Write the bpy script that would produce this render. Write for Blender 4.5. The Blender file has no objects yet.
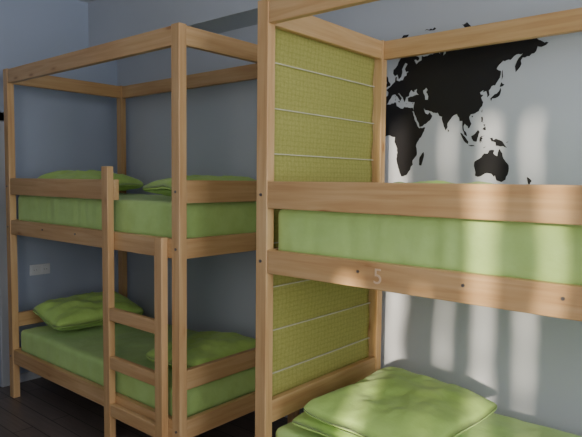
import bpy, math, random
from mathutils import Vector, Matrix, noise
from mathutils.geometry import tessellate_polygon
random.seed(4)
D=bpy.data
col=bpy.context.scene.collection

# ---------------- materials ----------------
def newmat(name):
    m=D.materials.new(name); m.use_nodes=True
    nt=m.node_tree; b=nt.nodes['Principled BSDF']
    return m,nt,b
def ramp(nt,stops):
    r=nt.nodes.new('ShaderNodeValToRGB')
    els=r.color_ramp.elements
    els[0].position=stops[0][0]; els[0].color=(*stops[0][1],1)
    els[1].position=stops[-1][0]; els[1].color=(*stops[-1][1],1)
    for p,c in stops[1:-1]:
        e=els.new(p); e.color=(*c,1)
    return r
def wood_mat(name,c1,c2,c3,rough=0.45):
    m,nt,b=newmat(name); N=nt.nodes; L=nt.links
    tc=N.new('ShaderNodeTexCoord'); oi=N.new('ShaderNodeObjectInfo')
    add=N.new('ShaderNodeVectorMath'); add.operation='ADD'
    mul=N.new('ShaderNodeVectorMath'); mul.operation='SCALE'; mul.inputs['Scale'].default_value=37.0
    comb=N.new('ShaderNodeCombineXYZ')
    for i in range(3): L.new(oi.outputs['Random'],comb.inputs[i])
    L.new(comb.outputs[0],mul.inputs[0]); L.new(tc.outputs['Object'],add.inputs[0]); L.new(mul.outputs[0],add.inputs[1])
    mp=N.new('ShaderNodeMapping'); mp.inputs['Scale'].default_value=(1.3,26,26)
    L.new(add.outputs[0],mp.inputs[0])
    nz=N.new('ShaderNodeTexNoise'); nz.inputs['Scale'].default_value=1.6; nz.inputs['Detail'].default_value=5; nz.inputs['Distortion'].default_value=0.6
    L.new(mp.outputs[0],nz.inputs['Vector'])
    r=ramp(nt,[(0.3,c1),(0.5,c2),(0.72,c3)])
    L.new(nz.outputs['Fac'],r.inputs[0])
    # knots
    mp2=N.new('ShaderNodeMapping'); mp2.inputs['Scale'].default_value=(2.6,9,9)
    L.new(add.outputs[0],mp2.inputs[0])
    vo=N.new('ShaderNodeTexVoronoi'); vo.inputs['Scale'].default_value=1.0
    L.new(mp2.outputs[0],vo.inputs['Vector'])
    kr=ramp(nt,[(0.04,(0.60,0.45,0.34)),(0.10,(0.92,0.88,0.84)),(0.17,(1,1,1))])
    L.new(vo.outputs['Distance'],kr.inputs[0])
    mx=N.new('ShaderNodeMix'); mx.data_type='RGBA'; mx.blend_type='MULTIPLY'; mx.inputs[0].default_value=1
    L.new(r.outputs[0],mx.inputs[6]); L.new(kr.outputs[0],mx.inputs[7])
    # slow board-to-board and along-board tone variation
    mp3=N.new('ShaderNodeMapping'); mp3.inputs['Scale'].default_value=(1.5,4,4); L.new(add.outputs[0],mp3.inputs[0])
    n3=N.new('ShaderNodeTexNoise'); n3.inputs['Scale'].default_value=1.0; n3.inputs['Detail'].default_value=2; L.new(mp3.outputs[0],n3.inputs['Vector'])
    r3=ramp(nt,[(0.3,(0.84,0.78,0.71)),(0.7,(1,1,1))]); L.new(n3.outputs['Fac'],r3.inputs[0])
    mx2=N.new('ShaderNodeMix'); mx2.data_type='RGBA'; mx2.blend_type='MULTIPLY'; mx2.inputs[0].default_value=1
    L.new(mx.outputs[2],mx2.inputs[6]); L.new(r3.outputs[0],mx2.inputs[7])
    L.new(mx2.outputs[2],b.inputs['Base Color'])
    b.inputs['Roughness'].default_value=rough
    bp=N.new('ShaderNodeBump'); bp.inputs['Strength'].default_value=0.12; bp.inputs['Distance'].default_value=0.002
    L.new(nz.outputs['Fac'],bp.inputs['Height']); L.new(bp.outputs[0],b.inputs['Normal'])
    return m
pine=wood_mat('pine_wood',(0.58,0.34,0.15),(0.66,0.42,0.20),(0.73,0.50,0.26))

def fabric(name,c1,c2,scale=9,rough=0.85):
    m,nt,b=newmat(name); N=nt.nodes; L=nt.links
    tc=N.new('ShaderNodeTexCoord')
    nz=N.new('ShaderNodeTexNoise'); nz.inputs['Scale'].default_value=scale; nz.inputs['Detail'].default_value=4
    L.new(tc.outputs['Object'],nz.inputs['Vector'])
    r=ramp(nt,[(0.35,c1),(0.65,c2)]); L.new(nz.outputs['Fac'],r.inputs[0])
    L.new(r.outputs[0],b.inputs['Base Color']); b.inputs['Roughness'].default_value=rough
    n2=N.new('ShaderNodeTexNoise'); n2.inputs['Scale'].default_value=22; n2.inputs['Detail'].default_value=3
    L.new(tc.outputs['Object'],n2.inputs['Vector'])
    bp=N.new('ShaderNodeBump'); bp.inputs['Strength'].default_value=0.35; bp.inputs['Distance'].default_value=0.01
    L.new(n2.outputs['Fac'],bp.inputs['Height']); L.new(bp.outputs[0],b.inputs['Normal'])
    try: b.inputs['Sheen Weight'].default_value=0.15
    except: pass
    return m
sheet=fabric('green_sheet',(0.46,0.68,0.21),(0.51,0.74,0.25))
pillowm=fabric('green_pillowcase',(0.46,0.71,0.16),(0.52,0.77,0.20))

def paint(name,c,var=0.03):
    m,nt,b=newmat(name); N=nt.nodes; L=nt.links
    tc=N.new('ShaderNodeTexCoord')
    nz=N.new('ShaderNodeTexNoise'); nz.inputs['Scale'].default_value=1.2; nz.inputs['Detail'].default_value=6
    L.new(tc.outputs['Object'],nz.inputs['Vector'])
    r=ramp(nt,[(0.3,tuple(x*(1-var) for x in c)),(0.7,tuple(min(1,x*(1+var)) for x in c))])
    L.new(nz.outputs['Fac'],r.inputs[0]); L.new(r.outputs[0],b.inputs['Base Color'])
    b.inputs['Roughness'].default_value=0.8
    n2=N.new('ShaderNodeTexNoise'); n2.inputs['Scale'].default_value=120
    L.new(tc.outputs['Object'],n2.inputs['Vector'])
    bp=N.new('ShaderNodeBump'); bp.inputs['Strength'].default_value=0.08; bp.inputs['Distance'].default_value=0.002
    L.new(n2.outputs['Fac'],bp.inputs['Height']); L.new(bp.outputs[0],b.inputs['Normal'])
    return m
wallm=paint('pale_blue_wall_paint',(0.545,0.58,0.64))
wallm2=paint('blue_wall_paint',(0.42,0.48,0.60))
ceilm=paint('ceiling_paint',(0.68,0.70,0.74))
trimm=paint('trim_paint',(0.55,0.57,0.62))
doorm=paint('door_paint',(0.10,0.12,0.17))
blackm=paint('black_vinyl',(0.008,0.008,0.011)); blackm.node_tree.nodes['Principled BSDF'].inputs['Roughness'].default_value=0.5
curtm=fabric('curtain_fabric',(0.30,0.31,0.34),(0.36,0.37,0.40))
whitep=paint('white_plastic',(0.8,0.82,0.85)); whitep.node_tree.nodes['Principled BSDF'].inputs['Roughness'].default_value=0.4
numm=paint('number_paint',(0.74,0.53,0.34))
boltm,_,b=newmat('steel_bolt'); b.inputs['Metallic'].default_value=0.9; b.inputs['Roughness'].default_value=0.4; b.inputs['Base Color'].default_value=(0.25,0.23,0.22,1)

# floor
floorm,nt,b=newmat('dark_plank_floor'); N=nt.nodes; L=nt.links
tc=N.new('ShaderNodeTexCoord'); br=N.new('ShaderNodeTexBrick')
br.inputs['Scale'].default_value=1; br.inputs['Brick Width'].default_value=1.3; br.inputs['Row Height'].default_value=0.13
br.inputs['Mortar Size'].default_value=0.003
br.inputs['Color1'].default_value=(0.16,0.125,0.112,1); br.inputs['Color2'].default_value=(0.22,0.175,0.155,1); br.inputs['Mortar'].default_value=(0.02,0.017,0.015,1)
L.new(tc.outputs['Object'],br.inputs['Vector'])
mp=N.new('ShaderNodeMapping'); mp.inputs['Scale'].default_value=(2,30,1); L.new(tc.outputs['Object'],mp.inputs[0])
nz=N.new('ShaderNodeTexNoise'); nz.inputs['Scale'].default_value=2; nz.inputs['Detail'].default_value=6; L.new(mp.outputs[0],nz.inputs['Vector'])
mx=N.new('ShaderNodeMix'); mx.data_type='RGBA'; mx.blend_type='MULTIPLY'; mx.inputs[0].default_value=0.5
L.new(br.outputs['Color'],mx.inputs[6]); L.new(nz.outputs['Fac'],mx.inputs[7]); L.new(mx.outputs[2],b.inputs['Base Color'])
b.inputs['Roughness'].default_value=0.35

# woven blind: fine checked weave
blindm,nt,b=newmat('olive_woven_fabric'); N=nt.nodes; L=nt.links
tc=N.new('ShaderNodeTexCoord'); mp=N.new('ShaderNodeMapping'); mp.inputs['Scale'].default_value=(1,60,90); L.new(tc.outputs['Object'],mp.inputs[0])
nz=N.new('ShaderNodeTexNoise'); nz.inputs['Scale'].default_value=1.5; nz.inputs['Detail'].default_value=4; L.new(mp.outputs[0],nz.inputs['Vector'])
r=ramp(nt,[(0.3,(0.50,0.48,0.13)),(0.7,(0.60,0.58,0.18))]); L.new(nz.outputs['Fac'],r.inputs[0])
prev=r.outputs[0]
for axis in ('Y','Z'):
    wv=N.new('ShaderNodeTexWave'); wv.wave_type='BANDS'; wv.bands_direction=axis; wv.inputs['Scale'].default_value=11 if axis=='Y' else 13
    wv.inputs['Distortion'].default_value=0.6
    L.new(tc.outputs['Object'],wv.inputs['Vector'])
    rr=ramp(nt,[(0.0,(0.84,0.86,0.80)),(0.35,(1,1,1))]); L.new(wv.outputs['Fac'],rr.inputs[0])
    mx=N.new('ShaderNodeMix'); mx.data_type='RGBA'; mx.blend_type='MULTIPLY'; mx.inputs[0].default_value=0.55
    L.new(prev,mx.inputs[6]); L.new(rr.outputs[0],mx.inputs[7]); prev=mx.outputs[2]
L.new(prev,b.inputs['Base Color'])
b.inputs['Roughness'].default_value=0.8
bp=N.new('ShaderNodeBump'); bp.inputs['Strength'].default_value=0.25; bp.inputs['Distance'].default_value=0.003; L.new(nz.outputs['Fac'],bp.inputs['Height']); L.new(bp.outputs[0],b.inputs['Normal'])
tr=N.new('ShaderNodeBsdfTranslucent'); L.new(prev,tr.inputs['Color'])
ms=N.new('ShaderNodeMixShader'); ms.inputs[0].default_value=0.3
out=[n for n in N if n.type=='OUTPUT_MATERIAL'][0]
L.new(b.outputs[0],ms.inputs[1]); L.new(tr.outputs[0],ms.inputs[2]); L.new(ms.outputs[0],out.inputs[0])
stitchm=fabric('pale_cord',(0.60,0.58,0.38),(0.66,0.64,0.44))

# ---------------- helpers ----------------
def mkobj(name,verts,faces,mat,parent=None,smooth=False):
    me=D.meshes.new(name); me.from_pydata(verts,[],faces); me.update()
    if smooth:
        for p in me.polygons: p.use_smooth=True
    o=D.objects.new(name,me); col.objects.link(o)
    if mat: me.materials.append(mat)
    if parent: o.parent=parent
    return o
BF=[(0,3,2,1),(4,5,6,7),(0,1,5,4),(1,2,6,5),(2,3,7,6),(3,0,4,7)]
def box(name,x0,x1,y0,y1,z0,z1,mat,parent=None,bevel=0.0):
    """box whose local X runs along its longest side (for grain)"""
    d=[x1-x0,y1-y0,z1-z0]; c=Vector(((x0+x1)/2,(y0+y1)/2,(z0+z1)/2))
    ax=d.index(max(d))
    if ax==0: R=Matrix.Identity(3); l=(d[0],d[1],d[2])
    elif ax==1: R=Matrix.Rotation(math.pi/2,3,'Z'); l=(d[1],d[0],d[2])
    else: R=Matrix.Rotation(-math.pi/2,3,'Y'); l=(d[2],d[1],d[0])
    a,b_,c_=[v/2 for v in l]
    vs=[(-a,-b_,-c_),(a,-b_,-c_),(a,b_,-c_),(-a,b_,-c_),(-a,-b_,c_),(a,-b_,c_),(a,b_,c_),(-a,b_,c_)]
    o=mkobj(name,vs,BF,mat,parent)
    o.matrix_local=Matrix.Translation(c)@R.to_4x4()
    if bevel>0:
        m=o.modifiers.new('b','BEVEL'); m.width=bevel; m.segments=2
    return o
def plainbox(name,x0,x1,y0,y1,z0,z1,mat,parent=None,bevel=0):
    c=((x0+x1)/2,(y0+y1)/2,(z0+z1)/2); a,b_,c_=(x1-x0)/2,(y1-y0)/2,(z1-z0)/2
    vs=[(-a,-b_,-c_),(a,-b_,-c_),(a,b_,-c_),(-a,b_,-c_),(-a,-b_,c_),(a,-b_,c_),(a,b_,c_),(-a,b_,c_)]
    o=mkobj(name,vs,BF,mat,parent); o.location=c
    if bevel>0:
        m=o.modifiers.new('b','BEVEL'); m.width=bevel; m.segments=2
    return o
def empty(name,loc=(0,0,0)):
    e=D.objects.new(name,None); e.location=loc; e.empty_display_size=0.1; col.objects.link(e); return e
def cyl(name,c,r,h,axis,mat,parent):
    n=12; vs=[];fs=[]
    for s in (-h/2,h/2):
        for i in range(n):
            a=2*math.pi*i/n; p=(r*math.cos(a),r*math.sin(a))
            vs.append((p[0],s,p[1]) if axis=='y' else (s,p[0],p[1]))
    for i in range(n): fs.append((i,(i+1)%n,n+(i+1)%n,n+i))
    fs.append(tuple(range(n))[::-1]); fs.append(tuple(range(n,2*n)))
    o=mkobj(name,vs,fs,mat,parent); o.location=c; return o

# ---------------- room ----------------
YW=2.97; XL=-4.60; XR=2.4; YF=-1.6; H=3.15
plainbox('floor',XL-.1,XR+.1,YF-.1,YW+.1,-0.1,0,floorm)
plainbox('ceiling',XL-.1,XR+.1,YF-.1,YW+.1,H,H+.1,ceilm)
plainbox('wall_back',XL-.1,XR+.1,YW,YW+.1,0,H,wallm)
# soffit along the back wall
plainbox('trim_1',XL,XR,2.69,YW,2.74,H,wallm)
def wall_with_holes(name,axis,pos,t,a0,a1,holes,mat):
    vs=[];fs=[]
    def bx(u0,u1,w0,w1):
        k=len(vs)
        if axis=='x': c=[(pos,u0,w0),(pos+t,u0,w0),(pos+t,u1,w0),(pos,u1,w0),(pos,u0,w1),(pos+t,u0,w1),(pos+t,u1,w1),(pos,u1,w1)]
        else: c=[(u0,pos,w0),(u1,pos,w0),(u1,pos+t,w0),(u0,pos+t,w0),(u0,pos,w1),(u1,pos,w1),(u1,pos+t,w1),(u0,pos+t,w1)]
        vs.extend(c); fs.extend([tuple(i+k for i in f) for f in BF])
    cur=a0
    for h0,h1,z0,z1 in holes:
        bx(cur,h0,0,H); cur=h1
        if z0>0: bx(h0,h1,0,z0)
        bx(h0,h1,z1,H)
    bx(cur,a1,0,H)
    return mkobj(name,vs,fs,mat)
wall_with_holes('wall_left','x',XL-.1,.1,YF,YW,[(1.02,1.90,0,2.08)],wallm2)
wall_with_holes('wall_right','x',XR,.1,YF,YW,[(-0.3,2.5,0.9,2.75)],wallm)
wall_with_holes('wall_front','y',YF-.1,.1,XL,XR,[(-0.6,1.3,1.2,3.0)],wallm)
# door in the left wall
d=empty('door_1')
plainbox('door_leaf',XL-.07,XL-.03,1.02,1.90,0.005,2.075,doorm,d,.003)
plainbox('frame_side_r',XL-.005,XL+.02,1.90,1.97,0,2.15,trimm,d,.003)
plainbox('frame_side_l',XL-.005,XL+.02,0.95,1.02,0,2.15,trimm,d,.003)
plainbox('frame_head',XL-.005,XL+.02,0.95,1.97,2.08,2.15,trimm,d,.003)
cyl('door_handle',(XL-.01,1.80,1.02),.012,.07,'x',boltm,d)
plainbox('baseboard_left',XL,XL+.012,1.97,YW,0,.07,trimm)
plainbox('baseboard_back',XL+.012,XR,YW-.012,YW,0,.07,trimm)
# window frames
w=empty('window_1')
for i,y in enumerate([-0.3,1.07,2.44]): plainbox('mullion_%d'%i,XR+.02,XR+.07,y,y+.06,.9,2.75,whitep,w)
for i,z in enumerate([.9,2.69]): plainbox('rail_%d'%i,XR+.02,XR+.07,-.3,2.5,z,z+.06,whitep,w)
w=empty('window_2')
for i,x in enumerate([-0.6,1.25]): plainbox('jamb_%d'%i,x,x+.05,YF-.08,YF-.03,1.2,3.0,whitep,w)
for i,z in enumerate([1.2,2.95]): plainbox('rail_%d'%i,-.6,1.3,YF-.08,YF-.03,z,z+.05,whitep,w)
plainbox('sun_block_panel',-.55,.45,YF-.07,YF-.04,2.0,2.47,whitep,w)  # added unseen panel, keeps some slit sun off the mattress and guard
# curtains with slits at the front window
slits=[(-0.02,0.06),(0.31,0.345),(0.53,0.585),(0.75,0.80)]
xs=[-0.72]+[v for s in slits for v in s]+[1.42]
for i in range(0,len(xs),2):
    a,b_=xs[i],xs[i+1]; n=max(6,int((b_-a)/.012)); vs=[];fs=[]
    for k in range(n+1):
        x=a+(b_-a)*k/n; y=YF+.07+.018*math.sin(x*70)
        for q in range(37):
            z=.9+2.15*q/36
            edge=0
            if k in (0,n): edge=.035*noise.noise(Vector((i*3+k,0,z*4.5)))
            vs.append((x+edge,y,z))
    for k in range(n):
        for q in range(36):
            a_=k*37+q; fs.append((a_,a_+37,a_+38,a_+1))
    o=mkobj('curtain' ,vs,fs,curtm,None,True)
    s=o.modifiers.new('s','SOLIDIFY'); s.thickness=.004
rod=cyl('curtain_rod',(0.35,YF+.07,3.07),.014,2.3,'x',boltm,None)

# outlet
o=empty('wall_outlet',(XL,2.225,0.90))
plainbox('plate',0,.012,-.085,.085,-.043,.043,whitep,o,.003)
for s in (-1,1):
    plainbox('socket',.010,.016,s*.042-.030,s*.042+.030,-.030,.030,whitep,o,.004)
    for t in (-1,1): cyl('hole',(.0165,s*.042+t*.010,0),.003,.002,'x',boltm,o)

# ---------------- beds ----------------
PX,PY=.065,.05; LEN=2.02; Y0,Y1=1.86,2.85
Z=dict(top=(2.33,2.43),guard=(1.525,1.645),rail=(1.235,1.34),lguard=(.535,.64),lrail=(.265,.37))
def bed(name,x0,lad_off):
    B=empty(name)
    x1=x0+LEN
    for nm,xa,ya in (('post_fl',x0,Y0),('post_fr',x1-PX,Y0),('post_bl',x0,Y1-PY),('post_br',x1-PX,Y1-PY)):
        box(nm,xa,xa+PX,ya,ya+PY,0,2.435,pine,B,.004)
    xi0,xi1=x0+PX,x1-PX
    t=.035
    def fr(nm,z,xa=xi0,xb=xi1,y=Y0+.004): box(nm,xa,xb,y,y+t,z[0],z[1],pine,B,.004)
    def en(nm,z,left):
        xx = x0+.026 if left else x1-t-.004
        box(nm,xx,xx+t,Y0+PY,Y1-PY,z[0],z[1],pine,B,.004)
    fr('top_front',Z['top']); fr('top_back',Z['top'],y=Y1-t-.004)
    fr('rail_front',Z['rail']); fr('rail_back',Z['rail'],y=Y1-t-.004)
    fr('low_rail_front',Z['lrail']); fr('low_rail_back',Z['lrail'],y=Y1-t-.004)
    for l in (True,False):
        s='l' if l else 'r'
        en('top_end_'+s,Z['top'],l); en('guard_end_'+s,Z['guard'],l); en('rail_end_'+s,Z['rail'],l)
        en('low_guard_end_'+s,Z['lguard'],l); en('low_rail_end_'+s,Z['lrail'],l)
    xl=x0+lad_off            # left ladder stile centre
    fr('guard_front',Z['guard'],xi0,xl+.03)
    for z in (Z['rail'][0]+.045,Z['lrail'][0]+.045):
        for y in (Y0+.04,Y1-.065): box('ledger',xi0,xi1,y,y+.025,z-.04,z,pine,B)
        for k in range(12):
            xx=xi0+.06+k*(xi1-xi0-.18)/11
            box('slat_%d'%k,xx,xx+.07,Y0+.045,Y1-.045,z,z+.018,pine,B)
    # ladder
    yl=Y0-.040
    xr=xl+.50
    box('ladder_stile_l',xl-.032,xl+.032,yl,yl+.042,0,1.72,pine,B,.004)
    box('ladder_stile_r',xr-.032,xr+.032,yl,yl+.042,0,1.345,pine,B,.004)
    for k,z in enumerate((.255,.54,.825)):
        box('rung_%d'%k,xl+.032,xr-.032,yl+.002,yl+.036,z,z+.075,pine,B,.006)
    for z in (Z['rail'],Z['guard'],Z['lrail']):
        for xx in (x0+.03,x1-.03):
            cyl('bolt',(xx,Y0-.001,(z[0]+z[1])/2),.007,.006,'y',boltm,B)
    for xx in (x0+.55,x0+.98,x0+1.3):
        cyl('bolt',(xx,Y0+.003,(Z['rail'][0]+Z['rail'][1])/2+.01),.006,.006,'y',boltm,B)
    return B
bed('bunk_bed',-4.353,1.39)
B2=bed('bunk_bed',-1.79,1.48)
# number 5
cu=D.curves.new('bed_number','FONT'); cu.body='5'; cu.size=.085; cu.extrude=.0006; cu.align_x='CENTER'
t=D.objects.new('bed_number',cu); col.objects.link(t); t.parent=B2
t.location=(-1.150,Y0+.0025,1.260); t.rotation_euler=(math.pi/2,0,0); cu.materials.append(numm)

# mattress: rounded, slightly wrinkled fitted sheet
def softbox(name,x0,x1,y0,y1,z0,z1,mat,seed,amp=.007):
    nx,ny,nz=110,34,8
    vs=[];idx={};fs=[]
    hx,hy,hz=(x1-x0)/2,(y1-y0)/2,(z1-z0)/2; r=.035
    cx,cy,cz=(x0+x1)/2,(y0+y1)/2,(z0+z1)/2
    def V(i,j,k):
        if (i,j,k) in idx: return idx[(i,j,k)]
        p=Vector(((i/nx*2-1)*hx,(j/ny*2-1)*hy,(k/nz*2-1)*hz))
        q=Vector((max(-hx+r,min(hx-r,p.x)),max(-hy+r,min(hy-r,p.y)),max(-hz+r,min(hz-r,p.z))))
        dd=p-q
        if dd.length>1e-6: dd.normalize()
        s=q+dd*r
        w=Vector((s.x*6,s.y*6,s.z*3))+Vector((seed*7.3,0,0))
        n=noise.noise(w)*1.0+noise.noise(w*2.7)*.5
        a=amp
        ridge=abs(noise.noise(Vector((s.x*11+seed,s.z*2.0,s.y*2.5))))
        if dd.y<-.5 or dd.x>.5: a=amp*.7; n+= (0.3-ridge)*1.4
        if dd.z<-.5: a=0
        s=s+dd*(n*a-.005)
        idx[(i,j,k)]=len(vs); vs.append(tuple(s)); return idx[(i,j,k)]
    for i in range(nx):
        for j in range(ny):
            fs.append((V(i,j,nz),V(i+1,j,nz),V(i+1,j+1,nz),V(i,j+1,nz)))
            fs.append((V(i,j,0),V(i,j+1,0),V(i+1,j+1,0),V(i+1,j,0)))
    for i in range(nx):
        for k in range(nz):
            fs.append((V(i,0,k),V(i+1,0,k),V(i+1,0,k+1),V(i,0,k+1)))
            fs.append((V(i,ny,k),V(i,ny,k+1),V(i+1,ny,k+1),V(i+1,ny,k)))
    for j in range(ny):
        for k in range(nz):
            fs.append((V(0,j,k),V(0,j,k+1),V(0,j+1,k+1),V(0,j+1,k)))
            fs.append((V(nx,j,k),V(nx,j+1,k),V(nx,j+1,k+1),V(nx,j,k+1)))
    o=mkobj(name,vs,fs,mat,None,True); o.location=(cx,cy,cz); return o
for x0,s in ((-4.353,1),(-1.79,2)):
    for zb,zt in ((1.302,1.532),(.332,.520)):
        softbox('mattress',x0+.067,x0+LEN-.067,Y0+.046,Y1-.052,zb,zt,sheet,s+zb)

def pillow(cx,cy,z,lx,ly,h,rot,tx=0,ty=0,seed=0):
    n=40; vs=[];fs=[]
    for side in (1,-1):
        for i in range(n+1):
            for j in range(n+1):
                u=i/n*2-1; v=j/n*2-1
                f=max(0,(1-abs(u)**3.0))*max(0,(1-abs(v)**3.0))
                th=f**.5
                px=u*(1-.05*(1-v*v)*abs(u)**3); py=v*(1-.05*(1-u*u)*abs(v)**3)
                cr=(abs(u)*abs(v))**5; px*=1-.09*cr; py*=1-.09*cr
                w=Vector((u*2+seed*3.1,v*2,side*2))
                nn=noise.noise(w)*.24+noise.noise(w*2.6)*.13+noise.noise(w*5)*.06
                edge=.006*side
                zz=side*h/2*th*(1+nn)+edge*(1-th)+ .02*noise.noise(Vector((u*1.5+seed,v*1.5,5)))
                if side<0: zz*=.6
                vs.append((px*lx/2,py*ly/2,zz))
    m=(n+1)**2
    for i in range(n):
        for j in range(n):
            a=i*(n+1)+j
            fs.append((a,a+n+1,a+n+2,a+1)); b_=a+m; fs.append((b_,b_+1,b_+n+2,b_+n+1))
    per=[i*(n+1) for i in range(n+1)]+[n*(n+1)+j for j in range(1,n+1)]+[i*(n+1)+n for i in range(n-1,-1,-1)]+[j for j in range(n-1,0,-1)]
    for k in range(len(per)):
        a,b_=per[k],per[(k+1)%len(per)]; fs.append((a,b_,b_+m,a+m))
    o=mkobj('pillow',vs,fs,pillowm,None,True)
    o.location=(cx,cy,z); o.rotation_euler=(tx,ty,rot); return o
R=math.radians
pillow(-4.02,2.36,1.612,.46,.72,.17,R(3),0,R(4),1)
pillow(-2.68,2.38,1.592,.50,.74,.15,R(-5),0,0,2)
pillow(-4.00,2.32,.625,.48,.74,.22,R(-4),0,R(8),3)
pillow(-2.68,2.35,.580,.48,.66,.15,R(6),0,0,4)
pillow(-1.15,2.40,1.585,.55,.72,.12,R(3),0,0,5)
pillow(-1.42,2.28,.560,.50,.74,.09,R(5),0,0,6)
pillow(-1.25,2.26,.630,.64,.76,.14,R(-2),0,R(2),7)

# privacy screen at the end of the near bed
S=empty('privacy_screen')
vs=[];fs=[]
ny,nz=30,90; ya,yb=Y0+PY+.002,Y1-PY-.006; za,zb=.56,2.36; xs_=-1.778
for i in range(ny+1):
    for k in range(nz+1):
        y=ya+(yb-ya)*i/ny; z=za+(zb-za)*k/nz
        vs.append((xs_+.004*math.sin(z*2*math.pi/.205)+.004*noise.noise(Vector((0,y*4,z*3))),y,z))
for i in range(ny):
    for k in range(nz):
        a=i*(nz+1)+k; fs.append((a,a+nz+1,a+nz+2,a+1))
o=mkobj('screen_cloth',vs,fs,blindm,S,True); m=o.modifiers.new('s','SOLIDIFY'); m.thickness=.003
k=0; z=2.18
while z>.6:
    plainbox('cord_%d'%k,xs_+.002,xs_+.010,ya,yb,z-.0025,z+.0025,stitchm,S); k+=1; z-=.205

# ---------------- world map decal ----------------
def miller(lat):
    return math.degrees(1.25*math.log(math.tan(math.pi/4+.4*math.radians(lat))))
SX,SZ=.00465,.0057; LON0=20; XM=-1.685; Z0=1.887
def mp2(lon,lat): return (XM+(lon-LON0)*SX, Z0+miller(lat)*SZ)
eurasia=[(-9,37),(-9,43),(-2,43.5),(-1,46),(-4.5,48.3),(-1.5,49.5),(2,51),(4.5,52.5),(8,54),(8.3,57),(10.5,57.5),(10,55),(14,54),(19,54.5),(21,57),(24,57.5),(24,59),(29,60),(23,60),(21.5,62),(25,65),(22,65.8),(17.5,62),(18,60),(16.5,57),(13,55.5),(11,59),(7.5,58),(5,60),(5.5,62.5),(11,65),(14,68),(19,70),(26,71),(31,70),(41,67.5),(40,66.3),(34,66.7),(37,64),(41,65.5),(44,66),(44,68.5),(47,67.8),(54,68.5),(60,69),(66,69),(68,68),(67,71),(70,73),(73,71.5),(72,67),(75,68),(75,72),(80,73.5),(87,75),(98,76.5),(104,77.7),(113,75.5),(110,73.8),(119,73),(127,73.5),(130,71),(139,72.3),(150,71.5),(160,70),(170,69.8),(178,69),(184,67),(190,66),(185,64.5),(179,64.8),(178,62.5),(171,60),(164,59.8),(162,58),(163,56),(160,53),(157,51),(156,55),(158,58),(164,62),(157,61.8),(151,59.2),(143,59.3),(136,54.7),(141,53),(140,48.5),(135,43.3),(131,43),(128,40),(129,36.5),(126.5,34.5),(126.5,37),(125,39.8),(121.5,39),(122,40.8),(118,39),(119,37.3),(122,37),(119.5,35),(122,31),(121,28),(117,23.5),(113,22),(108,21.5),(106,19),(109,13),(106.5,9),(105,8.8),(105,10.5),(102.5,12),(101,13.5),(99.5,11),(100.5,7),(103.5,4),(104,1.3),(101,3),(98.5,8),(98,16),(94.5,16),(94,19),(91,22.5),(87,21.5),(82,17),(80,15),(80,11),(77.5,8),(75,12),(73,17),(72.5,21),(69,22),(67,25),(61,25.2),(57,26.8),(51,28),(48.5,30),(51,25),(54,24),(56.5,26),(60,22.5),(57,18.5),(52,15.5),(45,12.8),(43,13),(42.5,16),(39,21),(35,28),(34.5,31),(36,36),(31,36.3),(27,37),(26.5,40),(30,41),(36,41.8),(41.5,41.8),(38,44.5),(39,47),(35,46),(36,45),(33.5,44.6),(31,46.5),(28.5,44),(28,41.5),(24,40.8),(23,38),(22,36.7),(19.5,41),(14,45),(12.5,44.5),(18,40.5),(16,38),(12,42),(8.5,44.3),(4,43.3),(0,39.5),(-2,36.8),(-6,36.2)]
caspian=[(47,45),(51,47),(53,45),(51,43.5),(54,40),(53.5,37),(50,37.3),(49.5,40.5),(47.5,43)]
africa=[(-6,35.8),(0,36),(10,37.2),(11,34),(15,32.3),(20,31),(22,32.8),(30,31.2),(34,31),(35,28),(33,28),(36,22.5),(37.5,18.5),(40,15),(43,11.5),(51,12),(47,4.5),(41,-2),(39,-6),(40.5,-11),(40.5,-15),(35,-20),(35.5,-24),(32.8,-26),(32,-29),(27,-33.7),(20,-35),(18,-32.5),(15,-27),(12,-18),(13.5,-12),(12,-6),(9,-1),(9.5,4),(5,4.5),(1,6),(-7.5,4.5),(-13,8.5),(-17,14),(-16.5,20),(-13,27.5),(-9.5,31)]
australia=[(114,-22),(117,-20.5),(122,-18),(125,-14.8),(129,-15),(131,-12),(136.5,-12),(135.5,-15),(140,-17.5),(141.5,-12),(142.5,-11),(145.5,-15),(147,-19.5),(153,-25.5),(153,-31),(150,-37.3),(146,-39),(140,-37.8),(138,-33.5),(137,-35),(134,-32.5),(129,-31.8),(123,-34),(118,-35),(115,-34),(115.5,-31.5),(113.5,-26)]
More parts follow.
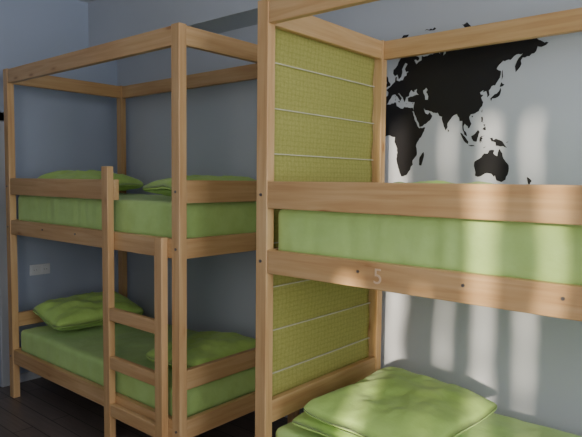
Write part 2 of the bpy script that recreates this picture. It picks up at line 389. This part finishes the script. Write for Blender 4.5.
islands=[
[(49.5,-12),(50.3,-16),(47,-25),(44,-24.5),(44.5,-17)],
[(80,9.5),(82,7.5),(80.5,6)],
[(95.5,5.5),(98.5,4),(103.5,-1),(106,-3.5),(105.5,-5.8),(102,-4),(98,1)],
[(105.5,-6.5),(110.5,-6.7),(114.5,-8),(108,-7.8)],
[(109.2,1.5),(111.5,2.3),(115,5),(117,7),(119,5),(117.5,1),(116,-3.8),(112,-3.3),(110,-1)],
[(119.5,0),(121,1.3),(125,1.5),(121,.5),(123,-1),(121.5,-2),(122.5,-5),(120.8,-3),(120,-5.5),(119,-3)],
[(131,-1),(134,-.8),(135,-3),(138,-1.7),(145,-4.3),(147,-6.5),(150.5,-10.5),(146,-8.7),(143,-9),(138,-8.2),(137.5,-5),(133,-4)],
[(120,18.5),(122,18.5),(122,14),(124,13),(120.5,14)],
[(122,7.5),(125.5,9.8),(126.3,6.5),(124,6.5)],[(123,11.8),(125.5,11.5),(124,9.5)],
[(120.2,23.5),(121.5,25),(121,22)],[(108.8,20),(111,20),(109.5,18.3)],
[(130,33.5),(131,31.2),(132,33.5),(136,33.6),(140,35),(141.8,39.5),(141,41.3),(139.8,39),(137,37),(133,35.5)],
[(140,42),(143,42),(145.5,43.3),(141.8,45.3)],
[(142,46.5),(143.5,49),(143,54),(142,52)],
[(145,-41),(148,-41),(147,-43.5)],
[(173,-34.8),(178.3,-38),(175.5,-41.5),(174,-39)],[(172.5,-40.8),(174,-42),(170.5,-46),(166.8,-45.8)],
[(-5.5,50),(1.2,51.3),(1.5,52.8),(-1.5,55),(-2,57.5),(-4,58.6),(-6,57),(-3.5,54),(-4.8,52)],
[(-10,52),(-6.3,52.3),(-6,55),(-9.5,54)],
[(-24,65.5),(-22,64),(-18,63.5),(-14,65),(-16,66.4)],
[(12,78.3),(20,80.2),(26,80),(20,78.6),(17,76.7)],
[(52,71),(57,70.7),(56,73),(60,75.5),(68,76.8),(62,76.5),(55,75)],
[(94,80.5),(100,81),(105,79),(100,78)],[(47,80.5),(55,81),(62,80.7),(54,80.2)],
[(138,75.8),(145,76),(150,75),(142,74.8)],
[(8.3,39),(9.7,41),(9.5,39)],[(12.5,38),(15.5,38.2),(15,36.8)],[(9,41.5),(9.4,43)  ,(8.6,42.3)],
[(24,35.5),(26.2,35.2),(24,35)],[(32.5,35),(34.5,35.5),(33.5,34.6)],
[(151,-5.5),(152,-4.3),(149,-5.8)],[(124,-9.3),(127,-8.5),(124,-10.2)],
[(180,71),(183,71.4),(181,70.8)],
]
americas=[
[(-168,66),(-156,71),(-128,70),(-115,68),(-95,68),(-94,72),(-82,68),(-88,64),(-94,59),(-82,55),(-79,51.5),(-77,57),(-78,62),(-70,61),(-65,59),(-57,53),(-66,50),(-61,46),(-70,43.5),(-74,40),(-76,35),(-81,31),(-80,25.5),(-83,29.5),(-90,29.5),(-97,27),(-97,21),(-94,18.3),(-90,21),(-87,21),(-88.5,16),(-83.5,15),(-83,10),(-79,9.3),(-77.5,8),(-83,8),(-88,13),(-95,16),(-105,20),(-109,26),(-114,31.5),(-110,23.5),(-117,32.5),(-122,37),(-124.5,42),(-124,48),(-132,55),(-145,60.5),(-152,60),(-163,55),(-158,58.7),(-165,61.5),(-161,64.5)],
[(-77.5,8),(-72,12),(-62,10.5),(-52,5),(-50,0),(-44,-2.5),(-35,-6),(-39,-14),(-41,-22),(-48,-27),(-53.5,-34),(-58,-34.5),(-57.5,-38),(-62,-39),(-65,-45),(-69,-51),(-66,-55),(-72,-53),(-75,-47),(-73.5,-38),(-70.5,-30),(-70.5,-18.5),(-76,-14),(-81,-5),(-80,0),(-77.5,4)]]
def densify(poly):
    out=[]
    n=len(poly)
    for i in range(n):
        a=Vector(poly[i]); b_=Vector(poly[(i+1)%n]); Ld=(b_-a).length
        k=max(1,int(Ld/2.0)); nr=Vector((-(b_-a).y,(b_-a).x)).normalized()
        for q in range(k):
            p=a.lerp(b_,q/k)
            if q>0: p=p+nr*random.uniform(-.45,.45)
            out.append((p.x,p.y))
    return out
MV=[];MF=[]
yy=YW-.002
def addpoly(loops):
    pts=[[Vector((*mp2(*p),0)) for p in densify(l)] for l in loops]
    tri=tessellate_polygon(pts); k=len(MV)
    for l in pts:
        for p in l: MV.append((p.x,yy,p.y))
    for t_ in tri: MF.append(tuple(i+k for i in t_))
addpoly([eurasia,caspian]); addpoly([africa]); addpoly([australia])
for l in islands+americas: addpoly([l])
mkobj('world_map_decal',MV,MF,blackm)

# ---------------- lights ----------------
sd=D.lights.new('sun','SUN'); sd.energy=9.0; sd.color=(1.0,.86,.66); sd.angle=R(1.5)
so=D.objects.new('sun',sd); col.objects.link(so)
travel=Vector((-.384,1,-.208)).normalized()
so.rotation_euler=travel.to_track_quat('-Z','Y').to_euler(); so.location=(2,-5,4)
def area(name,loc,dirv,sx,sy,e,c):
    a=D.lights.new(name,'AREA'); a.shape='RECTANGLE'; a.size=sx; a.size_y=sy; a.energy=e; a.color=c
    o=D.objects.new(name,a); col.objects.link(o); o.location=loc; o.rotation_euler=Vector(dirv).to_track_quat('-Z','Z').to_euler(); return o
area('window_daylight',(XR-.02,1.1,1.82),(-1,0,-.05),2.7,1.75,100,(.95,.96,1.0))
area('front_fill',(0.35,YF+.12,2.05),(-.25,1,-.05),1.8,1.75,62,(1.0,.96,.89))  # added fill lamp for the front faces; the curtains are opaque
wd=D.worlds.new('sky'); bpy.context.scene.world=wd; wd.use_nodes=True
bg=wd.node_tree.nodes['Background']; bg.inputs[0].default_value=(.55,.66,.90,1); bg.inputs[1].default_value=1.0

# ---------------- camera ----------------
cd=D.cameras.new('camera'); cam=D.objects.new('camera',cd); col.objects.link(cam)
cd.sensor_width=36; cd.lens=574/582*36; cd.clip_start=.02
p=R(3.8); r_=R(.6); yaw=R(40.4)
f0=Vector((-math.sin(yaw),math.cos(yaw),0)); rt=Vector((math.cos(yaw),math.sin(yaw),0)); up=Vector((0,0,1))
f=f0*math.cos(p)-up*math.sin(p); u=up*math.cos(p)+f0*math.sin(p)
rt2=rt*math.cos(r_)+u*math.sin(r_); u2=u*math.cos(r_)-rt*math.sin(r_)
M=Matrix((rt2,u2,-f)).transposed().to_4x4(); M.translation=Vector((0,0,1.65))
cam.matrix_world=M
bpy.context.scene.camera=cam
